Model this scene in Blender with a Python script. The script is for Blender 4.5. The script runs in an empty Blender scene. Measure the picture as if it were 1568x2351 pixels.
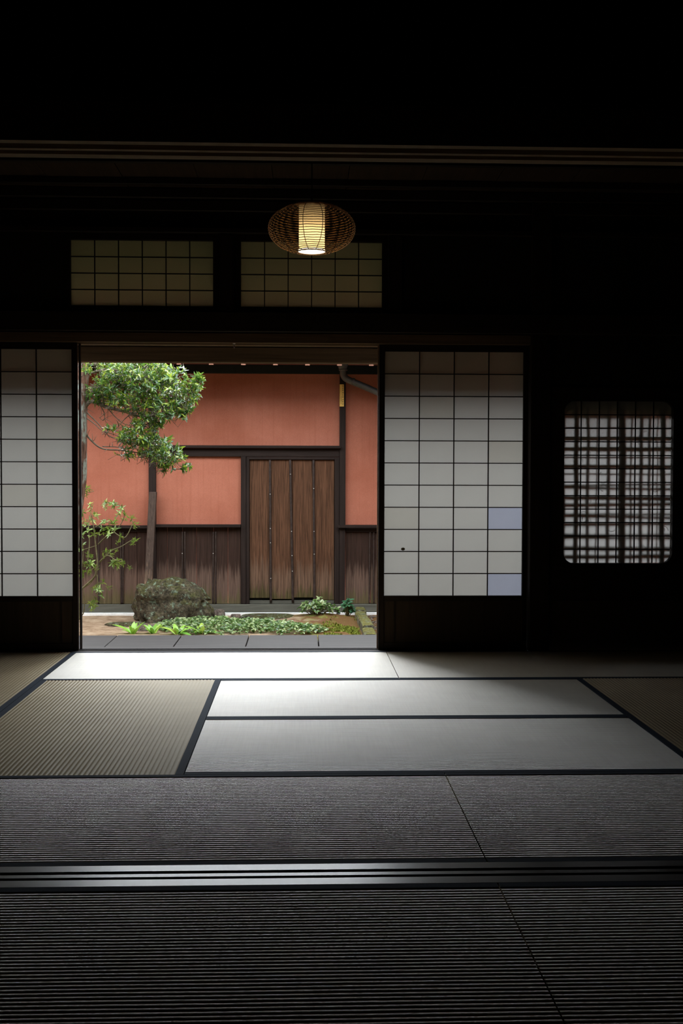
import bpy, bmesh, math, random
from mathutils import Vector, Matrix, noise
R = random.Random(7)
C = bpy.context.scene.collection
SC = bpy.context.scene

# ------------------------------------------------------------ camera, sky, exposure
def setup_camera():
    pos = Vector((1.38297, -6.94197, 1.09147))
    yaw, pit, rol = 0.0356521, -0.0324641, 0.0026925
    cy, sy, cp, sp = math.cos(yaw), math.sin(yaw), math.cos(pit), math.sin(pit)
    f = Vector((sy * cp, cy * cp, sp)); r = Vector((cy, -sy, 0)); u = r.cross(f)
    c, s = math.cos(rol), math.sin(rol)
    r, u = c * r + s * u, c * u - s * r
    M = Matrix(((r.x, u.x, -f.x, pos.x), (r.y, u.y, -f.y, pos.y), (r.z, u.z, -f.z, pos.z), (0, 0, 0, 1)))
    cam = bpy.data.cameras.new('camera'); cam.sensor_width = 36; cam.lens = 2576.457 / 2351 * 36
    cam.clip_start = 0.02; cam.clip_end = 200
    o = bpy.data.objects.new('camera', cam); o.matrix_world = M; C.objects.link(o); SC.camera = o
setup_camera()

def setup_world():                       # plain overcast sky, a little brighter overhead
    w = bpy.data.worlds.new('overcast_sky'); SC.world = w; w.use_nodes = True
    nt = w.node_tree; nt.nodes.clear()
    tc = nt.nodes.new('ShaderNodeTexCoord'); sep = nt.nodes.new('ShaderNodeSeparateXYZ')
    mr = nt.nodes.new('ShaderNodeMapRange'); mr.inputs[1].default_value = 0; mr.inputs[2].default_value = 1
    mr.inputs[3].default_value = SKY_LOW; mr.inputs[4].default_value = SKY_HIGH
    bg = nt.nodes.new('ShaderNodeBackground'); out = nt.nodes.new('ShaderNodeOutputWorld')
    bg.inputs[0].default_value = (0.87, 0.945, 1.0, 1)
    nt.links.new(tc.outputs['Generated'], sep.inputs[0]); nt.links.new(sep.outputs[2], mr.inputs[0])
    nt.links.new(mr.outputs[0], bg.inputs[1]); nt.links.new(bg.outputs[0], out.inputs[0])
SKY_LOW, SKY_HIGH = 5.4, 6.4
setup_world()

def setup_sun():                         # the veiled sun behind the clouds: very wide and soft
    l = bpy.data.lights.new('veiled_sun', 'SUN'); l.energy = 11.0; l.angle = math.radians(44); l.color = (0.91, 0.965, 1.0)
    o = bpy.data.objects.new('veiled_sun', l); C.objects.link(o)
    d = Vector((0.05, -1.0, -0.60))      # it stands behind the garden wall, so light falls towards the room
    o.rotation_euler = d.to_track_quat('-Z', 'Y').to_euler(); o.location = (3, 2, 8)
setup_sun()
vs = SC.view_settings
vs.view_transform = 'Standard'; vs.look = 'None'; vs.gamma = 1; vs.use_curve_mapping = False
vs.exposure = 0.0
SC.cycles.max_bounces = 8; SC.cycles.diffuse_bounces = 5; SC.cycles.glossy_bounces = 3; SC.cycles.transmission_bounces = 5
SC.cycles.sample_clamp_indirect = 6; SC.cycles.use_denoising = True

# ------------------------------------------------------------ mesh helpers
PAPER_T = 0.135
TAT_R, TAT_S, TAT_A = 0.58, 1.0, 1.0
class MB:
    def __init__(s): s.v = []; s.f = []
    def add(s, vs, fs):
        n = len(s.v); s.v += [tuple(v) for v in vs]; s.f += [tuple(i + n for i in f) for f in fs]; return s
    def box(s, x0, x1, y0, y1, z0, z1):
        return s.add([(x0,y0,z0),(x1,y0,z0),(x1,y1,z0),(x0,y1,z0),(x0,y0,z1),(x1,y0,z1),(x1,y1,z1),(x0,y1,z1)],
                     [(0,3,2,1),(4,5,6,7),(0,1,5,4),(1,2,6,5),(2,3,7,6),(3,0,4,7)])
    def prism(s, poly, axis, a, b):      # convex polygon swept along an axis from a to b
        n = len(poly)
        def P(q, t): return (t, q[0], q[1]) if axis == 'x' else (q[0], t, q[1]) if axis == 'y' else (q[0], q[1], t)
        return s.add([P(q, a) for q in poly] + [P(q, b) for q in poly],
                     [tuple(range(n))[::-1], tuple(range(n, 2 * n))] + [(i, (i + 1) % n, (i + 1) % n + n, i + n) for i in range(n)])
    def tube(s, pts, rad, n=8, caps=True):
        pts = [Vector(p) for p in pts]; rings = []
        up = Vector((0.13, 0.21, 0.97))
        for i, p in enumerate(pts):
            t = (pts[min(i + 1, len(pts) - 1)] - pts[max(i - 1, 0)]).normalized()
            a = t.cross(up)
            if a.length < 0.1: a = t.cross(Vector((1, 0.1, 0)))
            a.normalize(); b = t.cross(a); r = rad[i] if hasattr(rad, '__len__') else rad
            rings.append([p + r * (math.cos(k * 2 * math.pi / n) * a + math.sin(k * 2 * math.pi / n) * b) for k in range(n)])
        vs = [v for g in rings for v in g]; fs = []
        for i in range(len(pts) - 1):
            for k in range(n):
                fs.append((i*n+k, i*n+(k+1) % n, (i+1)*n+(k+1) % n, (i+1)*n+k))
        if caps: fs += [tuple(range(n))[::-1], tuple(range((len(pts)-1)*n, len(pts)*n))]
        return s.add(vs, fs)
    def lathe(s, prof, n=32, cx=0, cy=0):
        vs = []; fs = []; m = len(prof)
        for k in range(n):
            a = 2 * math.pi * k / n
            for r, z in prof: vs.append((cx + r * math.cos(a), cy + r * math.sin(a), z))
        for k in range(n):
            for i in range(m - 1):
                fs.append((k*m+i, ((k+1) % n)*m+i, ((k+1) % n)*m+i+1, k*m+i+1))
        return s.add(vs, fs)
    def mesh(s, name, mat, smooth=False):
        me = bpy.data.meshes.new(name); me.from_pydata(s.v, [], s.f); me.validate()
        if mat: me.materials.append(mat)
        if smooth: me.polygons.foreach_set('use_smooth', [True] * len(me.polygons))
        return me
    def build(s, name, mat, parent=None, bevel=0, smooth=False, **kw):
        me = s.mesh(name, mat, smooth)
        if bevel:
            bm = bmesh.new(); bm.from_mesh(me)
            bmesh.ops.bevel(bm, geom=bm.edges[:], offset=bevel, segments=1, affect='EDGES', clamp_overlap=True)
            bm.to_mesh(me); bm.free()
        return link(name, me, parent, **kw)

def link(name, me, parent=None, kind=None, label=None, cat=None, group=None):
    o = bpy.data.objects.new(name, me); C.objects.link(o)
    if parent: o.parent = parent
    if kind: o['kind'] = kind
    if label: o['label'] = label
    if cat: o['category'] = cat
    if group: o['group'] = group
    return o
def thing(name, label, cat, loc=(0, 0, 0), group=None):
    o = link(name, None, None, None, label, cat, group); o.location = loc; o.empty_display_size = 0.1; return o
def struct(name, mb, mat, bevel=0): return mb.build(name, mat, None, bevel, kind='structure')
def sroot(name):
    o = link(name, None, None, 'structure'); o.empty_display_size = 0.1; return o
def box(*a): return MB().box(*a)
def smoothpath(pts, sub=4):              # Catmull-Rom through the points
    pts = [Vector(p) for p in pts]; out = []
    for i in range(len(pts) - 1):
        p0, p1, p2, p3 = pts[max(i-1, 0)], pts[i], pts[i+1], pts[min(i+2, len(pts)-1)]
        for k in range(sub):
            t = k / sub
            out.append(0.5 * ((2*p1) + (p2-p0)*t + (2*p0-5*p1+4*p2-p3)*t*t + (3*p1-p0-3*p2+p3)*t**3))
    return out + [pts[-1]]

# ------------------------------------------------------------ materials
def newmat(name):
    m = bpy.data.materials.new(name); m.use_nodes = True; nt = m.node_tree
    return m, nt, nt.nodes['Principled BSDF'], nt.nodes['Material Output']
def N(nt, t, **kw):
    n = nt.nodes.new(t)
    for k, v in kw.items(): setattr(n, k, v)
    return n
def coords(nt, scale=(1, 1, 1), kind='Object'):
    tc = N(nt, 'ShaderNodeTexCoord'); mp = N(nt, 'ShaderNodeMapping'); mp.inputs['Scale'].default_value = scale
    nt.links.new(tc.outputs[kind], mp.inputs[0]); return mp.outputs[0]
def tnoise(nt, vec, scale=5, detail=4, rough=0.55, dist=0):
    n = N(nt, 'ShaderNodeTexNoise'); n.inputs['Scale'].default_value = scale; n.inputs['Detail'].default_value = detail
    n.inputs['Roughness'].default_value = rough; n.inputs['Distortion'].default_value = dist
    if vec: nt.links.new(vec, n.inputs['Vector'])
    return n.outputs['Fac']
def ramp(nt, fac, stops):
    r = N(nt, 'ShaderNodeValToRGB'); e = r.color_ramp.elements
    while len(e) < len(stops): e.new(0.5)
    for i, (p, c) in enumerate(stops): e[i].position = p; e[i].color = (*c, 1) if len(c) == 3 else c
    nt.links.new(fac, r.inputs[0]); return r.outputs[0]
def mix(nt, fac, a, b, mode='MIX'):
    m = N(nt, 'ShaderNodeMix', data_type='RGBA', blend_type=mode)
    for s, v in ((0, fac), (6, a), (7, b)):
        if hasattr(v, 'is_linked'): nt.links.new(v, m.inputs[s])
        elif s == 0: m.inputs[0].default_value = v
        else: m.inputs[s].default_value = (*v, 1)
    return m.outputs[2]
def math_(nt, op, a, b=0.0, c=None):
    m = N(nt, 'ShaderNodeMath', operation=op)
    for i, v in enumerate((a, b, c)):
        if v is None: continue
        if hasattr(v, 'is_linked'): nt.links.new(v, m.inputs[i])
        else: m.inputs[i].default_value = v
    return m.outputs[0]
def bump(nt, bs, h, strength=0.3, dist=0.01):
    b = N(nt, 'ShaderNodeBump'); b.inputs['Strength'].default_value = strength; b.inputs['Distance'].default_value = dist
    nt.links.new(h, b.inputs['Height']); nt.links.new(b.outputs[0], bs.inputs['Normal'])
def wood(name, dark, light, axis='x', rough=0.5, spec=0.4, scale=1.0, bumpy=0.25):
    m, nt, bs, _ = newmat(name)
    s = {'x': (0.6, 14, 14), 'y': (14, 0.6, 14), 'z': (14, 14, 0.6)}[axis]
    v = coords(nt, tuple(q * scale for q in s)); f = tnoise(nt, v, 3, 6, 0.65, 0.6)
    nt.links.new(ramp(nt, f, [(0.3, dark), (0.7, light)]), bs.inputs['Base Color'])
    bs.inputs['Roughness'].default_value = rough; bs.inputs['Specular IOR Level'].default_value = spec
    bump(nt, bs, f, bumpy, 0.004); return m
def plain(name, col, rough=0.6, spec=0.4, metal=0.0, var=0.15, nscale=20):
    m, nt, bs, _ = newmat(name)
    f = tnoise(nt, coords(nt), nscale, 4)
    d = tuple(c * (1 - var) for c in col); l = tuple(min(1, c * (1 + var)) for c in col)
    nt.links.new(ramp(nt, f, [(0.3, d), (0.7, l)]), bs.inputs['Base Color'])
    bs.inputs['Roughness'].default_value = rough; bs.inputs['Specular IOR Level'].default_value = spec; bs.inputs['Metallic'].default_value = metal
    bump(nt, bs, f, 0.15, 0.003); return m

M = {}
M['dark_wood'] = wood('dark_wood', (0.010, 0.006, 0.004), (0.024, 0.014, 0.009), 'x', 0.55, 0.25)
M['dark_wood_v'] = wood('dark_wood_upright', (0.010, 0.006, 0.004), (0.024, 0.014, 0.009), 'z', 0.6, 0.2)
M['brown_wood'] = wood('brown_wood', (0.09, 0.055, 0.03), (0.17, 0.105, 0.06), 'x', 0.6, 0.15)
M['lintel'] = wood('worn_lintel_wood', (0.34, 0.24, 0.15), (0.5, 0.36, 0.23), 'x', 0.7, 0.1)
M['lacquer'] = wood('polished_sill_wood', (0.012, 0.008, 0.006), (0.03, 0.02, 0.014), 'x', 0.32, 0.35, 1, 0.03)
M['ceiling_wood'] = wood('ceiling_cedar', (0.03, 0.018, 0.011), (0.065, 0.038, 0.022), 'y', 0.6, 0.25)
M['panel_wood'] = wood('kick_board_cedar', (0.025, 0.016, 0.009), (0.05, 0.03, 0.017), 'z', 0.6, 0.25)
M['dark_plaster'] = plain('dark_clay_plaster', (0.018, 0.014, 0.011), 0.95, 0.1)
M['low_paper'] = plain('brown_lining_paper', (0.05, 0.036, 0.022), 0.9, 0.15)
M['tan_plaster'] = plain('tan_veranda_plaster', (0.30, 0.245, 0.165), 0.95, 0.1)
M['veranda'] = wood('weathered_veranda_board', (0.022, 0.019, 0.018), (0.055, 0.047, 0.044), 'x', 0.6, 0.05, 1, 0.2)

def weathered(name, top, low, base, grain=0.5):     # cedar boards: dark above, washed pale lower down, algae at the foot
    m, nt, bs, _ = newmat(name)
    tc = N(nt, 'ShaderNodeTexCoord'); sep = N(nt, 'ShaderNodeSeparateXYZ'); nt.links.new(tc.outputs['Object'], sep.inputs[0])
    rnd = N(nt, 'ShaderNodeObjectInfo').outputs['Random']
    streak = tnoise(nt, coords(nt, (22, 22, 1.1)), 1.6, 5, 0.6, 0.3)
    z = math_(nt, 'ADD', sep.outputs[2], math_(nt, 'MULTIPLY', math_(nt, 'SUBTRACT', streak, 0.5), 0.55))
    zc = math_(nt, 'ADD', z, math_(nt, 'MULTIPLY', rnd, 0.08))
    mr = N(nt, 'ShaderNodeMapRange'); mr.inputs[1].default_value = -0.33; mr.inputs[2].default_value = 0.55; nt.links.new(zc, mr.inputs[0])
    col = ramp(nt, mr.outputs[0], [(0.0, base), (0.13, base), (0.24, low), (0.4, low), (0.55, top), (1.0, top)])
    g = tnoise(nt, coords(nt, (60, 60, 1.6)), 1.5, 6, 0.65, 0.8)
    col = mix(nt, 1.0, col, ramp(nt, g, [(0.3, (1 - grain,) * 3), (0.7, (1 + grain * 0.6,) * 3)]), 'MULTIPLY')
    nt.links.new(col, bs.inputs['Base Color']); bs.inputs['Roughness'].default_value = 0.8; bs.inputs['Specular IOR Level'].default_value = 0.12
    bump(nt, bs, g, 0.4, 0.004); return m
M['wainscot'] = weathered('weathered_wainscot_cedar', (0.046, 0.025, 0.018), (0.145, 0.09, 0.066), (0.13, 0.1, 0.05))
M['door_board'] = weathered('weathered_door_cedar', (0.12, 0.056, 0.030), (0.17, 0.098, 0.062), (0.10, 0.078, 0.032), 0.75)
M['post_wood'] = wood('dark_garden_timber', (0.017, 0.011, 0.009), (0.034, 0.022, 0.018), 'x', 0.7, 0.12)
M['post_wood_v'] = wood('dark_garden_timber_upright', (0.017, 0.011, 0.009), (0.034, 0.022, 0.018), 'z', 0.7, 0.12)
M['brace_wood'] = weathered('weathered_brace_timber', (0.085, 0.058, 0.045), (0.24, 0.16, 0.105), (0.28, 0.18, 0.1))
M['sill_wood'] = wood('algae_grey_sill_timber', (0.06, 0.058, 0.045), (0.13, 0.125, 0.1), 'x', 0.8, 0.2)
M['bamboo'] = plain('dark_bamboo', (0.048, 0.032, 0.026), 0.55, 0.2, 0, 0.3, 30)
M['white_base'] = plain('white_foundation', (0.88, 0.87, 0.85), 0.9, 0.2)
M['copper'] = plain('copper_cap', (0.45, 0.2, 0.13), 0.5, 0.5, 0.3)
M['eave'] = plain('dark_eave_timber', (0.02, 0.022, 0.02), 0.8, 0.2)
M['tile'] = plain('grey_roof_tile', (0.12, 0.125, 0.13), 0.6, 0.4)
M['pipe'] = plain('grey_zinc_pipe', (0.13, 0.125, 0.12), 0.45, 0.5, 0.4, 0.2, 12)
M['amber'] = plain('amber_plate', (0.95, 0.58, 0.13), 0.5, 0.4, 0, 0.1)
M['ink'] = plain('black_ink', (0.03, 0.015, 0.008), 0.7, 0.2)
M['steel'] = plain('pale_metal', (0.6, 0.6, 0.65), 0.35, 0.5, 0.8)
M['nail'] = plain('pale_nail', (0.6, 0.58, 0.55), 0.5, 0.5, 0.2)
M['reed'] = plain('brown_reed', (0.14, 0.095, 0.06), 0.7, 0.3, 0, 0.3, 40)
M['vine'] = plain('brown_vine', (0.06, 0.04, 0.03), 0.7, 0.3)
M['rattan'] = plain('dark_rattan', (0.42, 0.23, 0.1), 0.45, 0.5, 0, 0.3, 60)
M['wire'] = plain('black_lamp_wire', (0.01, 0.009, 0.008), 0.6, 0.3)

def red_plaster():
    m, nt, bs, _ = newmat('red_ochre_plaster')
    v = coords(nt); a = tnoise(nt, v, 1.7, 5, 0.6); s = tnoise(nt, coords(nt, (26, 26, 0.7)), 1.3, 4, 0.6); g = tnoise(nt, v, 160, 2)
    col = ramp(nt, a, [(0.3, (0.40, 0.13, 0.078)), (0.7, (0.50, 0.182, 0.118))])
    col = mix(nt, ramp(nt, s, [(0.52, (0, 0, 0)), (0.75, (0.32, 0.32, 0.32))]), col, (0.33, 0.10, 0.055))
    col = mix(nt, 1.0, col, ramp(nt, g, [(0.3, (0.86,) * 3), (0.7, (1.1,) * 3)]), 'MULTIPLY')
    nt.links.new(col, bs.inputs['Base Color']); bs.inputs['Roughness'].default_value = 0.95; bs.inputs['Specular IOR Level'].default_value = 0.1
    bump(nt, bs, g, 0.25, 0.002); return m
M['red'] = red_plaster()

def paper(name, col, trans=0.7, clear=0.0):
    m, nt, bs, out = newmat(name); nt.nodes.remove(bs)
    v = coords(nt); f = tnoise(nt, v, 420, 3, 0.7); b = tnoise(nt, v, 2.2, 2)
    c = mix(nt, 1.0, mix(nt, ramp(nt, b, [(0.35, (0, 0, 0)), (0.7, (1, 1, 1))]), col, tuple(q * 0.88 for q in col)),
            ramp(nt, f, [(0.25, (0.78,) * 3), (0.75, (1.12,) * 3)]), 'MULTIPLY')
    d = N(nt, 'ShaderNodeBsdfDiffuse'); t = N(nt, 'ShaderNodeBsdfTranslucent'); mx = N(nt, 'ShaderNodeMixShader')
    nt.links.new(mix(nt, 1.0, c, (0.45, 0.45, 0.45), 'MULTIPLY'), d.inputs[0]); nt.links.new(c, t.inputs[0]); mx.inputs[0].default_value = trans
    nt.links.new(d.outputs[0], mx.inputs[1]); nt.links.new(t.outputs[0], mx.inputs[2]); o = mx.outputs[0]
    if clear:
        tr = N(nt, 'ShaderNodeBsdfTransparent'); tr.inputs[0].default_value = (0.8, 0.8, 0.8, 1)
        m2 = N(nt, 'ShaderNodeMixShader'); m2.inputs[0].default_value = clear
        nt.links.new(o, m2.inputs[1]); nt.links.new(tr.outputs[0], m2.inputs[2]); o = m2.outputs[0]
    nt.links.new(o, out.inputs[0]); return m
M['paper'] = paper('shoji_paper', (0.74, 0.71, 0.65), PAPER_T)
M['paper_new'] = paper('bluish_new_paper', (0.62, 0.64, 0.76), PAPER_T)
M['paper_old'] = paper('yellowed_paper', (0.70, 0.66, 0.58), PAPER_T)
M['paper_dusk'] = paper('tanned_transom_paper', (0.86, 0.80, 0.62), 0.7)
M['stain'] = plain('brown_stain', (0.30, 0.26, 0.18), 0.9, 0.1)
M['paper_thin'] = paper('thin_window_paper', (0.72, 0.70, 0.68), 0.155, 0.06)

def tatami_mat():
    m, nt, bs, _ = newmat('rush_matting')
    uv = N(nt, 'ShaderNodeUVMap'); uv.uv_map = 'weave'
    mp = N(nt, 'ShaderNodeMapping'); mp.inputs['Scale'].default_value = (350, 3, 1); nt.links.new(uv.outputs[0], mp.inputs[0])
    st = tnoise(nt, mp.outputs[0], 1.0, 3, 0.6); blot = tnoise(nt, coords(nt), 3.0, 4)
    col = ramp(nt, blot, [(0.3, (0.29, 0.23, 0.14)), (0.7, (0.34, 0.275, 0.175))])
    col = mix(nt, 1.0, col, ramp(nt, st, [(0.3, (0.93,) * 3), (0.7, (1.05,) * 3)]), 'MULTIPLY')
    nt.links.new(col, bs.inputs['Base Color'])
    bs.inputs['Roughness'].default_value = TAT_R; bs.inputs['Specular IOR Level'].default_value = TAT_S
    bs.inputs['Anisotropic'].default_value = TAT_A; bs.inputs['IOR'].default_value = 1.62
    tg = N(nt, 'ShaderNodeTangent', direction_type='UV_MAP', uv_map='weave'); nt.links.new(tg.outputs[0], bs.inputs['Tangent'])
    return m
M['rush'] = tatami_mat()
M['tape'] = plain('navy_cloth_tape', (0.013, 0.019, 0.03), 0.9, 0.06, 0, 0.2, 200)

def leafmat(name, a, b, rough=0.32, young=None):
    m, nt, bs, out = newmat(name)
    r = N(nt, 'ShaderNodeNewGeometry').outputs['Random Per Island']; o = N(nt, 'ShaderNodeObjectInfo').outputs['Random']
    f = math_(nt, 'FRACT', math_(nt, 'ADD', r, o))
    st = [(0.0, a), (0.7, b)] + ([(0.78, young), (1.0, young)] if young else [(1.0, b)])
    c = ramp(nt, f, st); nt.links.new(c, bs.inputs['Base Color'])
    bs.inputs['Roughness'].default_value = rough; bs.inputs['Specular IOR Level'].default_value = 0.9
    t = N(nt, 'ShaderNodeBsdfTranslucent'); mx = N(nt, 'ShaderNodeMixShader'); mx.inputs[0].default_value = 0.25
    nt.links.new(mix(nt, 0.3, c, (0.35, 0.55, 0.05)), t.inputs[0])
    nt.links.new(bs.outputs[0], mx.inputs[1]); nt.links.new(t.outputs[0], mx.inputs[2]); nt.links.new(mx.outputs[0], out.inputs[0]); return m
M['leaf'] = leafmat('evergreen_leaf', (0.02, 0.065, 0.018), (0.085, 0.2, 0.035), 0.24, (0.36, 0.46, 0.05))
M['shrub_leaf'] = leafmat('young_shrub_leaf', (0.12, 0.24, 0.04), (0.28, 0.42, 0.08), 0.35, (0.42, 0.56, 0.1))
M['cover_leaf'] = leafmat('ground_cover_leaf', (0.02, 0.06, 0.014), (0.15, 0.27, 0.075), 0.24, (0.46, 0.56, 0.26))
M['dark_leaf'] = leafmat('bluish_green_leaf', (0.03, 0.13, 0.06), (0.10, 0.26, 0.13), 0.3)
M['hosta_leaf'] = leafmat('bright_hosta_leaf', (0.16, 0.42, 0.05), (0.38, 0.68, 0.08), 0.4, (0.5, 0.7, 0.12))
M['twig'] = plain('grey_brown_twig', (0.16, 0.13, 0.09), 0.8, 0.2, 0, 0.3, 30)
M['green_twig'] = plain('green_brown_twig', (0.22, 0.20, 0.10), 0.7, 0.2, 0, 0.3, 30)

def bark():
    m, nt, bs, _ = newmat('lichened_bark')
    v = coords(nt, (12, 12, 2.2)); a = tnoise(nt, v, 3, 6, 0.7, 0.5); l = tnoise(nt, coords(nt, (6, 6, 2.5)), 2.2, 5, 0.65)
    c = ramp(nt, a, [(0.35, (0.07, 0.03, 0.018)), (0.65, (0.34, 0.17, 0.11))])
    c = mix(nt, ramp(nt, l, [(0.5, (0, 0, 0)), (0.62, (1, 1, 1))]), c, (0.44, 0.50, 0.42))
    nt.links.new(c, bs.inputs['Base Color']); bs.inputs['Roughness'].default_value = 0.9; bump(nt, bs, a, 0.8, 0.02); return m
M['bark'] = bark()
def rockmat(name, dark, light, moss, amt=0.5):
    m, nt, bs, _ = newmat(name)
    v = coords(nt); a = tnoise(nt, v, 13, 8, 0.75); b = tnoise(nt, v, 6, 6, 0.7, 0.4); d = tnoise(nt, v, 42, 5, 0.75)
    c = ramp(nt, a, [(0.35, dark), (0.62, light)])
    nz = N(nt, 'ShaderNodeNewGeometry'); sp = N(nt, 'ShaderNodeSeparateXYZ'); nt.links.new(nz.outputs['Normal'], sp.inputs[0])
    mf = math_(nt, 'ADD', b, math_(nt, 'MULTIPLY', sp.outputs[2], 0.16))
    c = mix(nt, ramp(nt, mf, [(0.72 - amt * 0.4, (0, 0, 0)), (0.84 - amt * 0.4, (0.85,) * 3)]), c, moss)
    c = mix(nt, ramp(nt, tnoise(nt, v, 17, 5, 0.7), [(0.56, (0, 0, 0)), (0.62, (0.85,) * 3)]), c, (0.30, 0.39, 0.28))
    c = mix(nt, 1.0, c, ramp(nt, d, [(0.35, (0.35,) * 3), (0.65, (1.6,) * 3)]), 'MULTIPLY')
    nt.links.new(c, bs.inputs['Base Color']); bs.inputs['Roughness'].default_value = 0.9; bs.inputs['Specular IOR Level'].default_value = 0.2
    bump(nt, bs, math_(nt, 'ADD', a, math_(nt, 'MULTIPLY', d, 0.4)), 1.0, 0.05); return m
M['rock'] = rockmat('mossy_rock', (0.032, 0.026, 0.016), (0.19, 0.155, 0.1), (0.11, 0.11, 0.035), 0.4)
M['stone'] = rockmat('brown_flat_stone', (0.16, 0.115, 0.09), (0.32, 0.25, 0.21), (0.12, 0.12, 0.04), 0.15)
M['kerb'] = rockmat('mossy_kerb_stone', (0.16, 0.14, 0.1), (0.34, 0.31, 0.25), (0.26, 0.24, 0.05), 0.6)
def soil():
    m, nt, bs, _ = newmat('garden_soil')
    v = coords(nt); a = tnoise(nt, v, 7, 8, 0.7); b = tnoise(nt, v, 2.5, 5, 0.6, 0.3)
    c = ramp(nt, a, [(0.32, (0.15, 0.095, 0.055)), (0.5, (0.36, 0.25, 0.16)), (0.7, (0.5, 0.38, 0.26))])
    sp = N(nt, 'ShaderNodeSeparateXYZ'); nt.links.new(v, sp.inputs[0])
    right = math_(nt, 'MULTIPLY', math_(nt, 'SUBTRACT', sp.outputs[0], 0.6), 0.35)      # mossier on the damp side of the garden
    c = mix(nt, ramp(nt, math_(nt, 'ADD', b, right), [(0.68, (0, 0, 0)), (0.8, (0.9,) * 3)]), c, (0.20, 0.22, 0.045))
    c = mix(nt, ramp(nt, math_(nt, 'ADD', tnoise(nt, v, 12, 5), right), [(0.72, (0, 0, 0)), (0.85, (0.8,) * 3)]), c, (0.16, 0.06, 0.03))
    near = math_(nt, 'ADD', math_(nt, 'SUBTRACT', 3.5, sp.outputs[1]), math_(nt, 'SUBTRACT', b, 0.5))    # unseen strip along the house darkened in colour to cut bounced light
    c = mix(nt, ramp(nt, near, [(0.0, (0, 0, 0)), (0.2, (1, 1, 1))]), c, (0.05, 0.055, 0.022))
    nt.links.new(c, bs.inputs['Base Color']); bs.inputs['Roughness'].default_value = 0.95; bs.inputs['Specular IOR Level'].default_value = 0.15
    bump(nt, bs, a, 0.9, 0.02); return m
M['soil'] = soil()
M['moss'] = plain('yellow_green_moss', (0.22, 0.25, 0.04), 0.95, 0.1, 0, 0.5, 60)

def emit(name, col, strength, base=(0.8, 0.75, 0.6)):
    m, nt, bs, _ = newmat(name)
    bs.inputs['Base Color'].default_value = (*base, 1); bs.inputs['Roughness'].default_value = 0.8
    bs.inputs['Emission Color'].default_value = (*col, 1); bs.inputs['Emission Strength'].default_value = strength; return m
M['lamp_glow'] = emit('lit_lamp_diffuser', (1, 0.93, 0.72), 2.2)
M['lamp_shade'] = paper('lit_paper_shade', (0.85, 0.68, 0.42), 0.75)

# ------------------------------------------------------------ the setting: room shell
XL, XR = -0.955, 3.82
def wloc(o):
    v = Vector((0, 0, 0))
    while o: v += o.location; o = o.parent
    return v
def part(mb, name, mat, parent, bevel=0, smooth=False, **kw):      # a part built in world coordinates
    o = mb.build(name, mat, parent, bevel, smooth, **kw); o.location = -wloc(parent); return o

fl = struct('floor', box(XL - .1, XR + .1, -8.7, 0.0, -0.12, -0.057), M['dark_wood'])
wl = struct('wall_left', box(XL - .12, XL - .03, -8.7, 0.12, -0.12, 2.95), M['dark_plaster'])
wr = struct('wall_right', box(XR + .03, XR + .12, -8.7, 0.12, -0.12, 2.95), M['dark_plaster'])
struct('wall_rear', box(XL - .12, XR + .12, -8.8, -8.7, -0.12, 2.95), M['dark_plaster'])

wb = sroot('wall_back')
TR = ((-0.036, 0.837), (1.007, 1.880)); TZ0, TZ1 = 2.131, 2.534
upper = MB()
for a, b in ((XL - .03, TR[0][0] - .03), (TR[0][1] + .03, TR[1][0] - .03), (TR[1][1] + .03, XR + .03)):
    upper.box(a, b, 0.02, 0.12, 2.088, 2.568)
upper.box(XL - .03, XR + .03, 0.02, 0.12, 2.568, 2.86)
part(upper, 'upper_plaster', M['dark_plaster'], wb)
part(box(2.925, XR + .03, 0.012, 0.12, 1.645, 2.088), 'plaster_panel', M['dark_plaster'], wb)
part(box(2.925, XR + .03, 0.008, 0.12, -0.1, 0.312), 'lower_panel', M['low_paper'], wb, label='paper-lined low panel')
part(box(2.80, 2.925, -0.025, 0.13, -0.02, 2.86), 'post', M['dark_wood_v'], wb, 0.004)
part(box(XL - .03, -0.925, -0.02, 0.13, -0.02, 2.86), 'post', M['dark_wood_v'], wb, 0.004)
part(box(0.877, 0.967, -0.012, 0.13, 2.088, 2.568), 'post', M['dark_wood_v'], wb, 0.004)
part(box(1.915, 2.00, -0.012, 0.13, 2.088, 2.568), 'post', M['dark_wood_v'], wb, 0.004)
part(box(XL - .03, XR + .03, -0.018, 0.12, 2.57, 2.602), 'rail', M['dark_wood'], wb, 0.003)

def rounded(x0, x1, z0, z1, r, n=8):
    pts = []; own = []
    for ci, (cx, cz, a0) in enumerate(((x1 - r, z1 - r, 0), (x0 + r, z1 - r, 90), (x0 + r, z0 + r, 180), (x1 - r, z0 + r, 270))):
        for k in range(n + 1):
            a = math.radians(a0 + 90 * k / n); pts.append((cx + r * math.cos(a), cz + r * math.sin(a))); own.append(ci)
    return pts, own
def board_with_hole(X0, X1, Z0, Z1, hole, y0, y1):
    pts, own = hole; n = len(pts); oc = ((X1, Z1), (X0, Z1), (X0, Z0), (X1, Z0))
    mb = MB(); vs = [(x, y0, z) for x, z in pts] + [(x, y1, z) for x, z in pts] + [(x, y0, z) for x, z in oc] + [(x, y1, z) for x, z in oc]
    fs = []
    for i in range(n):
        j = (i + 1) % n; a, b = own[i], own[j]
        fs.append((i, i + n, j + n, j))
        if a == b: fs += [(i, j, 2*n + a), (i + n, 2*n + 4 + a, j + n)]
        else: fs += [(i, j, 2*n + b, 2*n + a), (i + n, 2*n + 4 + a, 2*n + 4 + b, j + n)]
    for a in range(4):
        b = (a + 1) % 4; fs.append((2*n + a, 2*n + b, 2*n + 4 + b, 2*n + 4 + a))
    return mb.add(vs, fs)

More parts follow.
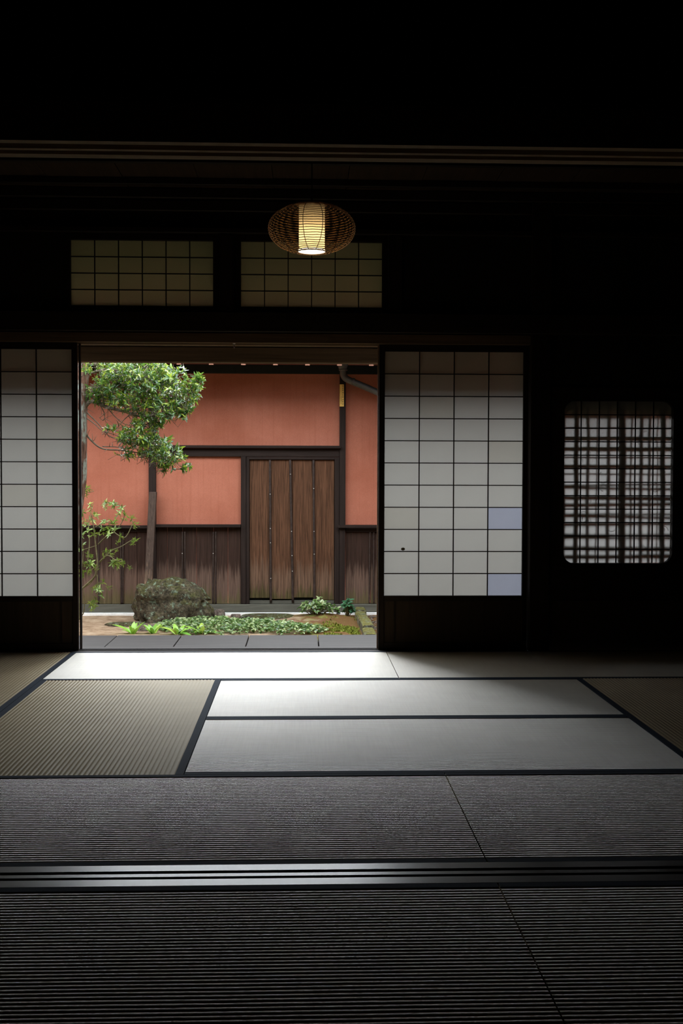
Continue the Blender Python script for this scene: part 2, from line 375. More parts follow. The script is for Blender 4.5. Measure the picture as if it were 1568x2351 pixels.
# grooved rails of the sliding screens
def grooved(x0, x1, y0, y1, z0, z1, grooves, depth, up=True):
    mb = MB(); e = [y0] + [q for g in grooves for q in g] + [y1]
    for i in range(len(e) - 1):
        low = i % 2 == 1
        if up: mb.box(x0, x1, e[i], e[i+1], z0, z1 - (depth if low else 0))
        else: mb.box(x0, x1, e[i], e[i+1], z0 + (depth if low else 0), z1)
    return mb
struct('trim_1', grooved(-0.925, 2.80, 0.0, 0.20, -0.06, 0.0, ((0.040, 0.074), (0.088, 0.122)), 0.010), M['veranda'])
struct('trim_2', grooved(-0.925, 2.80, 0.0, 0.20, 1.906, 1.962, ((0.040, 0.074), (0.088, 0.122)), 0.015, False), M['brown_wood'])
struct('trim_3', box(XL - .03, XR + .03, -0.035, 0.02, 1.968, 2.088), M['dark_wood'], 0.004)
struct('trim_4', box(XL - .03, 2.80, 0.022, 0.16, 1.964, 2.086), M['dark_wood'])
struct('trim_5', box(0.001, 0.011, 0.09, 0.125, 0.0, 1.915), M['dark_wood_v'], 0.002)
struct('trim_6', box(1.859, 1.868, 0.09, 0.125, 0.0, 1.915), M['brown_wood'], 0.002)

# partition to the front room: threshold, lintel, small wall above
struct('trim_7', grooved(XL - .03, XR + .03, -3.98, -3.822, -0.06, 0.001, ((-3.932, -3.913), (-3.890, -3.868)), 0.012), M['lacquer'])
struct('trim_8', grooved(XL - .03, XR + .03, -3.98, -3.82, 1.957, 2.06, ((-3.952, -3.908), (-3.890, -3.856)), 0.022, False), M['lintel'])
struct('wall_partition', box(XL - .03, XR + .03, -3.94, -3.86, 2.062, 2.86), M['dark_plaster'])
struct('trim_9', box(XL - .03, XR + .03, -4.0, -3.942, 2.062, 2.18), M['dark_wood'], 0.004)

ce = sroot('ceiling')
for k in range(11):
    w = (XR - XL + .06) / 11; a = XL - .03 + k * w
    part(box(a + .002, a + w - .002, -8.7, 0.02, 2.835 + 0.002 * (k % 2), 2.86), 'plank', M['ceiling_wood'], ce)
for k in range(8):
    y = -0.26 - 0.46 * k
    part(box(XL - .03, XR + .03, y - .016, y + .016, 2.795, 2.8345), 'batten', M['dark_wood'], ce, 0.003)
part(box(XL - .03, XR + .03, -0.045, 0.02, 2.772, 2.8345), 'cornice', M['dark_wood'], ce, 0.005)
part(box(XL - .03, XR + .03, -0.02, 0.02, 2.70, 2.768), 'cornice', M['dark_wood'], ce, 0.005)

# ------------------------------------------------------------ veranda and house exterior
ve = sroot('floor_veranda')
edges = [-1.66, -1.22, -0.77, -0.325, 0.130, 0.567, 1.027, 1.495, 1.955, 2.41, 2.87, 3.33, 3.79, 4.25, 4.7]
for i in range(len(edges) - 1):
    dz = R.uniform(-0.0015, 0.0015)
    part(box(edges[i] + .003, edges[i+1] - .003, 0.204, 0.735, -0.036 + dz, -0.002 + dz), 'plank', M['veranda'], ve, 0.002)
part(box(-1.66, 4.7, 0.64, 0.72, -0.16, -0.038), 'edge_beam', M['dark_wood'], ve)
part(box(-1.66, 4.7, 0.20, 0.30, -0.50, -0.038), 'base_wall', M['dark_plaster'], ve)
for x in (-1.5, 0.3, 2.1, 3.9): part(box(x, x + .09, 0.635, 0.725, -0.50, -0.16), 'stub_post', M['dark_wood_v'], ve)
struct('trim_10', box(-1.66, 4.7, 0.72, 0.82, 1.858, 1.96), M['brown_wood'], 0.003)
wo = sroot('wall_outer')
part(box(-1.66, 4.7, 0.74, 0.775, 1.962, 2.95), 'plaster_panel', M['tan_plaster'], wo)
part(box(-1.66, 4.7, 0.777, 0.805, 1.962, 2.95), 'dark_outer_layer', M['dark_wood'], wo)  # unseen dark layer added to cut light bounced at the garden wall
part(box(-6.0, -1.66, 0.1, 0.80, -0.5, 2.95), 'plaster_panel', M['dark_plaster'], wo)
part(box(4.7, 9.0, 0.1, 0.80, -0.5, 2.95), 'plaster_panel', M['dark_plaster'], wo)
part(box(XL - .12, XR + .12, 0.125, 0.74, 2.62, 2.66), 'veranda_ceiling', M['tan_plaster'], wo)
part(box(XR + .12, 4.7, 0.0, 0.1, -0.5, 2.95), 'plaster_panel', M['dark_plaster'], wo)
part(box(-1.66, XL - .12, 0.0, 0.1, -0.5, 2.95), 'plaster_panel', M['dark_plaster'], wo)
struct('roof_house', MB().prism([(-9.2, 2.96), (0.2, 2.96), (1.45, 2.70), (1.45, 2.76), (0.2, 3.12), (-3.6, 5.0), (-9.2, 3.2)], 'x', -9, 12), M['tile'])

# ------------------------------------------------------------ sliding paper screens
def lattice(root, xs, zs, x0, x1, z0, z1, yf, depth=0.012, w=0.006):
    for x in xs: part(box(x - w/2, x + w/2, yf, yf + depth, z0, z1), 'lattice_bar', M['dark_wood_v'], root)
    for z in zs: part(box(x0, x1, yf + .0015, yf + depth - .0005, z - w/2, z + w/2), 'lattice_bar', M['dark_wood'], root)
def panes(root, x0, dx, nx, z0, dz, nz, y, pick):
    shared = {}
    for i in range(nx):
        for j in range(nz):
            key = pick(i, j)
            if key not in shared:
                shared[key] = MB().add([(0, 0, 0), (dx, 0, 0), (dx, 0, dz), (0, 0, dz)], [(0, 1, 2, 3)]).mesh('paper_pane', M[key])
            o = link('paper_pane', shared[key], root); o.location = Vector((x0 + i * dx, y, z0 + j * dz)) - wloc(root)
            if key == 'paper_new': o['label'] = 'bluish newer paper pane'
def shoji(name, xa, xb, px0, dx, ncol, pick, batten=None):
    root = sroot(name); root.location = ((xa + xb) / 2, 0.057, 0)
    PZ0, PZ1 = 0.340, 1.864; dz = (PZ1 - PZ0) / 11; px1 = px0 + dx * ncol
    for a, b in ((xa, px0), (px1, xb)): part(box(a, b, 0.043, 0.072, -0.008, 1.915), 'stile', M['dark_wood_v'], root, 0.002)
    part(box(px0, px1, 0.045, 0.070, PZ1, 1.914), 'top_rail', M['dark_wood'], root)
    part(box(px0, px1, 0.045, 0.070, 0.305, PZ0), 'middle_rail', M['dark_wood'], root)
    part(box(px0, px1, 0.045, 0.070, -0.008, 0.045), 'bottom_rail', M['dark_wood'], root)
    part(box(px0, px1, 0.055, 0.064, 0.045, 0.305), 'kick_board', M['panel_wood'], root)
    if batten is not None: part(box(batten - .004, batten + .004, 0.048, 0.055, 0.045, 0.305), 'batten', M['dark_wood_v'], root)
    lattice(root, [px0 + dx * k for k in range(1, ncol)], [PZ0 + dz * k for k in range(1, 11)], px0, px1, PZ0, PZ1, 0.050)
    panes(root, px0, dx, ncol, PZ0, dz, 11, 0.0635, pick)
def pick_right(i, j):
    if i == 3 and j in (0, 3): return 'paper_new'
    return 'paper_old' if (i, j) in ((3, 6), (0, 3), (2, 9), (1, 8)) else 'paper'
def pick_left(i, j): return 'paper_old' if (i, j) in ((3, 1), (2, 4), (3, 7)) else 'paper'
shoji('door_1', -0.937, 0.001, -0.9026, 0.2174, 4, pick_left, -0.105)
shoji('door_2', 1.864, 2.798, 1.900, 0.2170, 4, pick_right, 1.966)

def blemish(door, name, mat, x, z, pts):      # a nick or stain on the room side of a pane
    vs = [(x + a, 0.0625, z + b) for a, b in pts]
    part(MB().add(vs, [tuple(range(len(vs)))]), name, M[mat], bpy.data.objects[door])
blemish('door_2', 'paper_stain', 'stain', 2.019, .632, [(.013 * math.cos(a * .7), .010 * math.sin(a * .7)) for a in range(9)])

for name, (a, b) in zip(('window_1', 'window_2'), TR):
    root = sroot(name); root.location = ((a + b) / 2, 0.06, TZ0)
    for q in ((a - .03, a), (b, b + .03)): part(box(*q, 0.03, 0.085, TZ0 - .03, TZ1 + .03), 'stile', M['dark_wood_v'], root)
    for q in ((TZ0 - .03, TZ0), (TZ1, TZ1 + .03)): part(box(a, b, 0.03, 0.085, *q), 'rail', M['dark_wood'], root)
    dx, dz = (b - a) / 6, (TZ1 - TZ0) / 4
    lattice(root, [a + dx * k for k in range(1, 6)], [TZ0 + dz * k for k in range(1, 4)], a, b, TZ0, TZ1, 0.052)
    panes(root, a, dx, 6, TZ0, dz, 4, 0.0655, lambda i, j: 'paper_dusk')

# round-cornered window with an exposed reed lattice behind thin paper
def reed_window():
    root = sroot('window_3'); root.location = (3.36, 0.03, 0.548)
    x0, x1, z0, z1 = 3.016, 3.702, 0.548, 1.560
    part(board_with_hole(2.925, XR + .03, 0.314, 1.643, rounded(x0, x1, z0, z1, 0.068), -0.006, 0.030), 'frame_board', M['dark_wood'], root)
    dx, dz = (x1 - x0) / 6, (z1 - z0) / 12
    lattice(root, [x0 + dx * k for k in range(1, 6)], [z0 + dz * k for k in range(1, 12)], x0, x1, z0, z1, 0.032, 0.008, 0.0068)
    panes(root, x0, dx, 6, z0, dz, 12, 0.0415, lambda i, j: 'paper_thin')
    part(board_with_hole(2.925, XR + .03, 0.314, 1.643, rounded(x0 - .012, x1 + .012, z0 - .012, z1 + .012, 0.06), 0.0425, 0.115), 'wall_ring', M['dark_plaster'], root)
    X = lambda f: x0 + f * (x1 - x0); Z = lambda f: z1 - f * (z1 - z0)
    r = random.Random(3)
    for f, rad in ((0.012, .010), (0.125, .017), (0.232, .012), (0.315, .006), (0.42, .013), (0.55, .026), (0.632, .007), (0.725, .013), (0.80, .010), (0.925, .019), (0.875, .005)):
        pts = [(X(f) + r.uniform(-.004, .004), 0.0555 + rad * 1.25 + r.uniform(0, .002), Z(k / 8 * 1.1 - .05)) for k in range(9)]
        mb = MB().tube(smoothpath(pts, 3), rad * 0.95, 8)      # split bamboo: flat towards the paper
        mb.v = [(x, 0.0530 + (y - 0.0555 - rad * 1.25) * .25, z) for x, y, z in mb.v]
        part(mb, 'reed', M['reed'], root, smooth=True)
    for f, n in ((0.015, 2), (0.155, 1), (0.213, 2), (0.277, 2), (0.335, 1), (0.385, 2), (0.437, 1), (0.508, 2), (0.575, 2), (0.622, 2), (0.685, 2), (0.74, 2), (0.81, 2), (0.832, 1), (0.887, 2), (0.943, 2)):
        for q in range(n):
            s = r.uniform(-.012, .012); rad = r.uniform(.0055, .0075) if n > 1 else .0048
            pts = [(X(k / 8 * 1.04 - .02), 0.0572 + rad + r.uniform(0, .0015), Z(f) - q * .0115 - s * k / 8 * (f > .5) + r.uniform(-.0015, .0015)) for k in range(9)]
            part(MB().tube(smoothpath(pts, 3), rad, 6), 'reed', M['reed'], root, smooth=True)
    part(box(x0 - .02, x1 + .02, 0.088, 0.112, Z(.078), Z(-.03)), 'head_lath', M['reed'], root)
    for k in range(22):
        cx, cz = X(r.choice((0.10, 0.125, 0.232, 0.42, 0.725, 0.90, 0.925, .2, .4))) + r.uniform(-.03, .03), Z(r.uniform(0.2, 0.97)); q = r.uniform(.012, .03); a0 = r.uniform(0, 6)
        pts = [(cx + q * math.cos(a0 + t * .55), 0.0432 + .0003 * t, cz + q * 1.2 * math.sin(a0 + t * .55)) for t in range(r.randint(5, 9))]
        part(MB().tube(pts, 0.0013, 5), 'vine_tie', M['vine'], root)
reed_window()

# ------------------------------------------------------------ tatami
def mat_meshes():
    Lm, Wm, nr, sg, nl = 1.906, 0.951, 52, 6, 14
    vs = []; fs = []; ny = nr * sg; uv = []
    for i in range(nl + 1):
        for j in range(ny + 1):
            u, v = i / nl, j / ny
            ph = (v * nr) % 1
            z = -0.0032 + 0.0028 * abs(math.sin(math.pi * ph)) ** 0.7
            w = 0.0012 * noise.noise((u * 9, v * 6, 0.3)) * (0 < j < ny)
            vs.append((u * Lm, v * Wm + w, z)); uv.append((u, v))
    for i in range(nl):
        for j in range(ny):
            a = i * (ny + 1) + j; fs.append((a, a + ny + 1, a + ny + 2, a + 1))
    n = len(vs); b = [(0, 0, -.056), (Lm, 0, -.056), (Lm, Wm, -.056), (0, Wm, -.056), (0, 0, -.0027), (Lm, 0, -.0027), (Lm, Wm, -.0027), (0, Wm, -.0027)]
    vs += b; fs += [tuple(n + q for q in f) for f in ((0, 3, 2, 1), (0, 1, 5, 4), (1, 2, 6, 5), (2, 3, 7, 6), (3, 0, 4, 7))]
    me = bpy.data.meshes.new('rush_cover'); me.from_pydata(vs, [], fs); me.materials.append(M['rush'])
    l = me.uv_layers.new(name='weave'); uv += [(q[0] / Lm, q[1] / Wm) for q in b]
    for lp in me.loops: l.data[lp.index].uv = uv[lp.vertex_index]
    me.polygons.foreach_set('use_smooth', [True] * len(me.polygons))
    tapes = []
    for y0 in (-0.0005, Wm - 0.0300):
        mb = MB(); vs = []; n = 24
        for i in range(n + 1):
            x = Lm * i / n; wob = 0.0010 * noise.noise((x * 4, y0 * 9, 1.7))
            ya, yb = (y0, y0 + .0305 + wob) if y0 < .5 else (y0 - wob, y0 + .0305)
            vs += [(x, ya, -.03), (x, ya, .0006), (x, yb, .0006), (x, yb, -.004)]
        fs = [(4*i + k, 4*i + 4 + k, 4*i + 5 + k, 4*i + 1 + k) for i in range(n) for k in range(3)]
        tapes.append(mb.add(vs, fs).mesh('edge_tape', M['tape']))
    return me, tapes
rush, tapes = mat_meshes()
def tatami(x, y, turned, label):        # x, y = near left corner of the mat
    g = 'tatami mats of the front room' if y < -4 else 'tatami mats of the garden room'
    t = thing('tatami_mat', label, 'mat', (x + (0.953 if turned else 0.002), y + 0.002, 0), g)
    if turned: t.rotation_euler = (0, 0, math.pi / 2)
    for n_, me in (('rush_cover', rush), ('edge_tape', tapes[0]), ('edge_tape', tapes[1])):
        o = bpy.data.objects.new(n_, me); C.objects.link(o); o.parent = t
tatami(0, -.955, False, 'brightest white-lit tatami mat along the sill of the garden opening')
tatami(1.91, -.955, False, 'tatami mat in front of the closed right paper screen, mostly in shade')
tatami(0, -2.865, True, 'brown tatami mat lying crosswise with ribs towards the garden, left of the pale mats')
tatami(.955, -1.91, False, 'pale-lit middle tatami mat, second row back from the garden sill')
tatami(.955, -2.865, False, 'pale grey middle tatami mat nearer the camera, right of the brown crosswise mat')
tatami(2.865, -2.865, True, 'very dark tatami mat at the right edge, lying crosswise before the reed window')
tatami(0, -3.82, False, 'grey tatami mat just behind the polished threshold, left of the seam')
tatami(1.91, -3.82, False, 'grey tatami mat just behind the polished threshold, right of the seam')
tatami(-.955, -1.91, True, 'tatami mat at the left edge in front of the left paper screen, half in shade')
tatami(-.955, -3.82, True, 'dark tatami mat along the left wall, behind the mat by the left screen')
tatami(0, -4.935, False, 'dark ribbed tatami mat in front of the threshold, nearest the camera, left of the seam')
tatami(1.91, -4.935, False, 'dark ribbed tatami mat in front of the threshold, nearest the camera, right of the seam')

# ------------------------------------------------------------ pendant lamp
def lamp():
    cx, cy, zc = 1.427, -1.91, 2.188
    t = thing('pendant_lamp', 'lit oval rattan pendant lamp with a glowing paper cylinder hanging on a black cord', 'lamp', (cx, cy, 2.08))
    RX, RZ = 0.194, 0.106
    z0, z1 = zc - 0.103, zc + 0.103
    sh = []
    for k in range(13): sh.append((0.0575, z0 + 0.004 + (z1 - z0 - 0.004) * k / 12))
    part(MB().lathe(sh, 40, cx, cy), 'paper_cylinder', M['lamp_shade'], t, smooth=True)
    part(MB().lathe([(0.0, z0 + .001), (0.030, z0 + .001), (0.060, z0 + .003), (0.0605, z0 + .007), (0.058, z0 + .007)], 40, cx, cy), 'diffuser', M['lamp_glow'], t, smooth=True, label='glowing white bottom disc')
    nrings = 27
    for k in range(nrings):
        a = math.radians(-72 + 144 * k / (nrings - 1)); r = RX * math.cos(a) ** 0.9; z = zc + RZ * 1.03 * math.sin(a)
        pts = [(cx + r * math.cos(q * 2 * math.pi / 48), cy + r * math.sin(q * 2 * math.pi / 48), z + 0.0008 * math.sin(q * 1.7 + k)) for q in range(49)]
        part(MB().tube(pts, 0.0018, 5, False), 'rattan_ring', M['rattan'], t, smooth=True)
    for k in range(14):
        b = math.radians(258) + 2 * math.pi * k / 14; pts = []
        for q in range(17):
            a = math.radians(-73 + 146 * q / 16); r = (RX - .002) * math.cos(a) ** 0.9
            pts.append((cx + r * math.cos(b), cy + r * math.sin(b), zc + RZ * 1.03 * math.sin(a)))
        part(MB().tube(pts, 0.0015, 5), 'rib', M['wire'], t, smooth=True)
    for zz in (z0 + .002, z1): 
        pts = [(cx + .0625 * math.cos(q * math.pi / 16), cy + .0625 * math.sin(q * math.pi / 16), zz) for q in range(33)]
        part(MB().tube(pts, 0.0022, 6, False), 'rim', M['rattan'], t, smooth=True)
    part(MB().lathe([(0.0, z1 + .012), (0.014, z1 + .011), (0.02, z1 + .002), (0.0575, z1)], 24, cx, cy), 'cap', M['wire'], t, smooth=True)
    part(MB().tube([(cx, cy, z1 + .008), (cx, cy, 2.80)], 0.003, 8), 'cord', M['wire'], t, smooth=True)
    part(MB().lathe([(0.0, 2.79), (0.03, 2.795), (0.042, 2.81), (0.042, 2.834)], 24, cx, cy), 'ceiling_rose', M['wire'], t, smooth=True)
    l = bpy.data.lights.new('lamp_bulb', 'POINT'); l.energy = 0.42; l.color = (1, 0.80, 0.5); l.shadow_soft_size = 0.02
    o = bpy.data.objects.new('lamp_bulb', l); C.objects.link(o); o.parent = t; o.location = (0, 0, 0.075)
lamp()

def hook():
    t = MB().tube([(0.966, 0.03, 1.908), (0.966, 0.03, 1.886), (0.967, 0.026, 1.878), (0.968, 0.02, 1.880)], 0.0035, 8)
    t.lathe([(0.008, 1.906), (0.008, 1.9015), (0.0, 1.901)], 12, 0.966, 0.03)
    t.build('metal_hook', M['steel'], None, smooth=True, label='tiny metal hook under the lintel of the garden opening', cat='hook')
hook()

# ------------------------------------------------------------ garden wall across the garden
gw = thing('garden_wall', 'red plastered garden wall with dark timbers, plank wainscot and tiled eave', 'wall', (1.0, 5.45, -0.44))
def P(name, mb, mat, bevel=0.003, **kw): return part(mb, name, M[mat], gw, bevel, **kw)
YF = 5.40
for a, b, c, d in ((-4.0, -.29, .54, 2.30), (-.21, .718, .552, 1.30), (-.21, 1.80, 1.418, 2.30), (1.865, 6.0, .549, 2.30)):
    P('plaster_panel', box(a, b, YF + .045, YF + .15, c, d), 'red', 0)
P('post', box(-.288, -.21, YF, YF + .1, -.325, 2.28), 'post_wood_v')
P('post', box(.718, .774, YF, YF + .1, -.325, 1.30), 'post_wood_v')
P('post', box(1.800, 1.866, YF - .012, YF + .1, -.325, 2.28), 'post_wood_v')
P('post', box(4.0, 4.08, YF, YF + .1, -.325, 2.28), 'post_wood_v')
P('beam', box(-.21, 1.800, YF + .004, YF + .09, 1.296, 1.385), 'post_wood')
P('beam_cap', box(-.21, 1.815, YF - .05, YF + .09, 1.388, 1.418), 'post_wood')
for a, b, z0, z1 in ((-4.0, -.29, .47, .54), (-.209, .717, .506, .552), (1.775, 6.0, .47, .549)):
    y = YF - .016 if a > 1 else YF
    P('rail_cap', box(a, b, y - .04, y + .08 if a < 1 else y - .001, z1 - .032, z1), 'post_wood')
    if z1 - z0 > .06: P('rail', box(max(a, 1.868) if a > 1 else a, b, YF + .006, YF + .08, z0, z1 - .034), 'post_wood')
def boards(xs, z1):
    for a, b in zip(xs[:-1], xs[1:]):
        P('board', box(a + .002, b - .002, YF + .03 + R.uniform(-.004, .004), YF + .06, -.325, z1), 'wainscot', 0.002)
boards([-4.0, -3.7, -3.42, -3.1, -2.84, -2.5, -2.25, -1.95, -1.66, -1.38, -1.1, -.837, -.70, -.56, -.42, -.29], .47)
boards([-.21, -.09, .076, .229, .415, .573, .717], .524)
boards([1.868, 2.145, 2.4, 2.66, 2.95, 3.2, 3.5, 3.8, 4.1, 4.4, 4.7, 5.0, 5.3, 5.65, 6.0], .47)
def bamboo(name, parent, x0, z0, x1, z1, y, r=0.011, nodes=5, nails=(), seed=1):
    rr = random.Random(seed); mb = MB(); n = nodes * 6
    pts = []; rad = []
    for k in range(n + 1):
        f = k / n; pts.append((x0 + (x1 - x0) * f, y + .002 * math.sin(f * 5 + seed), z0 + (z1 - z0) * f))
        rad.append(r * (1.16 if k % 6 == 3 else 1.0))
    mb.tube(pts, rad, 8); o = part(mb, name, M['bamboo'], parent, smooth=True)
    for f in nails:
        cx, cz = x0 + (x1 - x0) * f, z0 + (z1 - z0) * f
        q = MB().lathe([(0.0, 0.0), (0.0055, 0.0), (0.0055, 0.004), (0.003, 0.007), (0.0, 0.0075)], 8)
        q.v = [(cx + a, y - r * 1.1 - c + .002, cz + b) for a, b, c in q.v]
        q.build('nail', M['nail'], o)
    return o
for i, x in enumerate((-.837, -.598, -.572, .076, .103, .415, .442, 2.140, 2.182, 2.66, 3.2)):
    bamboo('bamboo_batten', gw, x, .47, x + R.uniform(-.006, .006), -.322, YF + .018, 0.0085, 7, (.3,) if i in (3, 5) else (), i)
P('base_sill', box(-4.0, 6.0, YF - .03, YF + .12, -.412, -.327), 'sill_wood', 0.006)
P('foundation', box(-4.0, 6.0, YF - .10, YF + .2, -.60, -.414), 'white_base', 0)
P('wall_plate', box(-4.0, 6.0, YF - .02, YF + .12, 2.205, 2.30), 'eave')
for k in range(20):
    x = -1.51 + .328 * k
    rf = P('rafter', MB().prism([(4.62, 2.221), (4.62, 2.275), (6.2, 2.626), (6.2, 2.572)], 'x', x - .022, x + .022), 'eave', 0)
    cp = MB().box(x - .024, x + .024, 4.612, 4.624, 2.219, 2.25).build('copper_cap', M['copper'], rf, 0.002); cp.location = (0, 0, 0)
P('eave_board', MB().prism([(4.60, 2.277), (4.60, 2.295), (6.4, 2.696), (6.4, 2.678)], 'x', -4.2, 6.2), 'eave', 0)
P('fascia', box(-4.2, 6.2, 4.585, 4.599, 2.25, 2.34), 'eave', 0)
tl = MB()
for r_ in range(7):
    for k in range(42):
        x = -4.2 + .25 * k; f0 = r_ / 7; f1 = (r_ + 1.12) / 7
        ya, yb = 4.56 + 1.80 * f0, 4.56 + 1.80 * f1; za, zb = 2.34 + 1.16 * f0, 2.34 + 1.16 * f1  # unseen roof rise steepened to block low sky
        vs = []
        for q in range(5):
            dz = .03 * math.sin(q / 4 * math.pi) * (1 if q else 0)
            vs += [(x + .25 * q / 4, ya, za + dz + .018), (x + .25 * q / 4, yb, zb + dz)]
        tl.add(vs, [(2*q, 2*q + 2, 2*q + 3, 2*q + 1) for q in range(4)])
part(tl, 'roof_tiles', M['tile'], gw, kind='stuff')
P('unseen_back_wall', box(-4.0, 6.0, 6.3, 6.42, -.5, 3.5), 'red', 0)  # unseen, raised to keep low sky out of the rooms

# unseen side canopy at the right, shaped to shade the wall's right end
rc = sroot('roof_unseen_side')
part(box(2.27, 4.6, 3.9, 5.36, 2.06, 2.11), 'eave_board', M['eave'], rc)
part(box(2.24, 2.268, 3.9, 5.36, 2.03, 2.13), 'fascia', M['eave'], rc)
for y in (4.0, 5.0): part(box(4.3, 4.39, y, y + .09, -.5, 2.06), 'post', M['post_wood_v'], rc)

# unseen side walls added to keep low sky off the garden wall
struct('wall_unseen_left', box(-4.2, -4.02, 0.8, 5.40, -.5, 2.9), M['red'])
struct('wall_unseen_right', box(5.0, 5.18, 0.8, 5.36, -.5, 2.9), M['red'])

# plank door set in the wall
dr = thing('garden_gate', 'weathered brown plank gate with three bamboo battens set in the red garden wall', 'gate', (1.28, 5.42, -0.325))
def D(name, mb, mat, bevel=0.002, **kw): return part(mb, name, M[mat], dr, bevel, **kw)
D('door_jamb', box(.776, .809, YF + .006, YF + .08, -.325, 1.294), 'post_wood_v')
D('door_jamb', box(1.747, 1.798, YF + .006, YF + .08, -.325, 1.294), 'post_wood_v')
D('door_head', box(.809, 1.747, YF + .006, YF + .08, 1.266, 1.294), 'post_wood')
for a, b, zb in ((.811, 1.044, -.262), (1.044, 1.284, -.274), (1.284, 1.522, -.258), (1.522, 1.745, -.285)):
    D('plank', box(a + .002, b - .002, YF + .034 + R.uniform(-.003, .003), YF + .06, zb, 1.264), 'door_board')
D('gap_shade_sheet', box(.80, 1.75, YF + .065, YF + .08, -.325, 1.28), 'eave', 0)  # dark sheet added so the gap under the planks looks shaded
D('bottom_rail', box(.811, 1.745, YF + .028, YF + .07, -.325, -.29), 'sill_wood')
for i, (a, b, nl) in enumerate(((1.036, 1.047, (.24, .48, .58, .83)), (1.258, 1.290, (.1, .5, .67, .78)), (1.514, 1.529, (.2, .5, .66)))):
    bamboo('bamboo_batten', dr, a, 1.262, b, -.31, YF + .022, 0.0135, 6, nl, i + 3)

# amber plate with two columns of brush lettering
sg = thing('name_plate', 'narrow amber plate with small dark lettering high on the garden wall post', 'sign', (1.821, 5.385, 1.85))
part(box(1.799, 1.846, 5.374, 5.386, 1.848, 2.090), 'plate', M['amber'], sg, 0.002)
gl = MB(); rg = random.Random(11)
def glyph(cx, cz, s):
    for _ in range(3): z = cz + rg.uniform(-.42, .42) * s; gl.box(cx - s * rg.uniform(.3, .5), cx + s * rg.uniform(.3, .5), 5.3728, 5.3745, z - s * .06, z + s * .06)
    for _ in range(2): x = cx + rg.uniform(-.35, .35) * s; gl.box(x - s * .06, x + s * .06, 5.3728, 5.3745, cz - s * rg.uniform(.3, .5), cz + s * rg.uniform(.2, .5))
for k in range(9): glyph(1.8335, 2.072 - .0245 * k, .015)
for k in range(5): glyph(1.8145, 1.952 - .0185 * k, .012)
part(gl, 'lettering', M['ink'], sg)

# rain pipe
rp = thing('rain_pipe', 'grey rain pipe with funnel bending right under the garden wall eave', 'pipe', (1.83, 5.2, 2.2))
part(MB().lathe([(0.064, 2.36), (0.060, 2.29), (0.041, 2.236)], 24, 1.825, 5.2), 'funnel', M['pipe'], rp, smooth=True)
part(MB().lathe([(0.038, 2.24), (0.046, 2.238), (0.046, 2.222), (0.038, 2.220)], 24, 1.829, 5.2), 'collar', M['pipe'], rp, smooth=True)
pth = smoothpath([(1.829, 5.2, 2.23), (1.831, 5.2, 2.185), (1.852, 5.2, 2.146), (1.90, 5.205, 2.118), (2.05, 5.22, 2.058), (2.30, 5.24, 1.955), (2.6, 5.27, 1.84)], 5)
part(MB().tube(pth, 0.036, 16), 'pipe_run', M['pipe'], rp, smooth=True)
part(MB().tube([(1.926, 5.2, 2.112), (1.944, 5.2, 2.104)], 0.041, 16), 'joint_sleeve', M['pipe'], rp, smooth=True)

# timber strut leaning on the wall post
lp = MB(); 
for z, x, y in ((-0.46, -.281, 5.165), (0.908, -.234, 5.352)):
    lp.v += [(x - .040, y - .035, z), (x + .040, y - .035, z), (x + .040, y + .035, z), (x - .040, y + .035, z)]
lp.f = [(3, 2, 1, 0), (4, 5, 6, 7), (0, 1, 5, 4), (1, 2, 6, 5), (2, 3, 7, 6), (3, 0, 4, 7)]
lp.build('leaning_strut', M['brace_wood'], None, 0.004, label='weathered timber strut leaning on the wall post behind the mossy rock', cat='post')

# ------------------------------------------------------------ ground, stones
def ground():
    mb = MB(); n, m = 110, 74; X0, X1, Y0, Y1 = -6.0, 9.0, 0.3, 5.9
    def h(x, y):
        z = -.44 + .012 * noise.noise((x * 2.2, y * 2.2, 0)) + .008 * noise.noise((x * 7, y * 7, 3))
        return z + .02 * math.exp(-(((x - .75) / .8) ** 2 + ((y - 4.3) / .5) ** 2)) + .06 * math.exp(-(((x - 1.6) / .35) ** 2 + ((y - 4.95) / .3) ** 2))
    vs = [(X0 + (X1 - X0) * i / n, Y0 + (Y1 - Y0) * j / m, h(X0 + (X1 - X0) * i / n, Y0 + (Y1 - Y0) * j / m)) for i in range(n + 1) for j in range(m + 1)]
    fs = [(i*(m+1)+j, (i+1)*(m+1)+j, (i+1)*(m+1)+j+1, i*(m+1)+j+1) for i in range(n) for j in range(m)]
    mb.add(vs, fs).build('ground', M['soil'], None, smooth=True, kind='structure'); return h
gh = ground()
def stone(name, c, s, mat, seed, label, cat='stone', sub=4, amp=0.16, box_=0.5, top=None, group=None, rough=0.0):
    bm = bmesh.new(); bmesh.ops.create_icosphere(bm, subdivisions=sub, radius=1)
    for v in bm.verts:
        p = v.co.copy(); q = Vector([math.copysign(abs(a) ** box_, a) for a in p]); p = p * .35 + q * .65 / max(.001, 1)
        d = noise.fractal(p * 1.1 + Vector((seed, 0, 0)), 0.9, 2.1, 6)
        d -= rough * abs(noise.noise(p * 1.7 + Vector((0, seed, 0)))); d -= rough * .5 * abs(noise.noise(p * 4.1 + Vector((seed, seed, 0)))); p += v.co * d * amp
        p = Vector((p.x * s[0], p.y * s[1], p.z * s[2]))
        if top: p = top(p)
        v.co = p
    me = bpy.data.meshes.new(name); bm.to_mesh(me); bm.free(); me.materials.append(M[mat])
    me.polygons.foreach_set('use_smooth', [True] * len(me.polygons))
    o = link(name, me, None, None, label, cat, group); o.location = c; return o
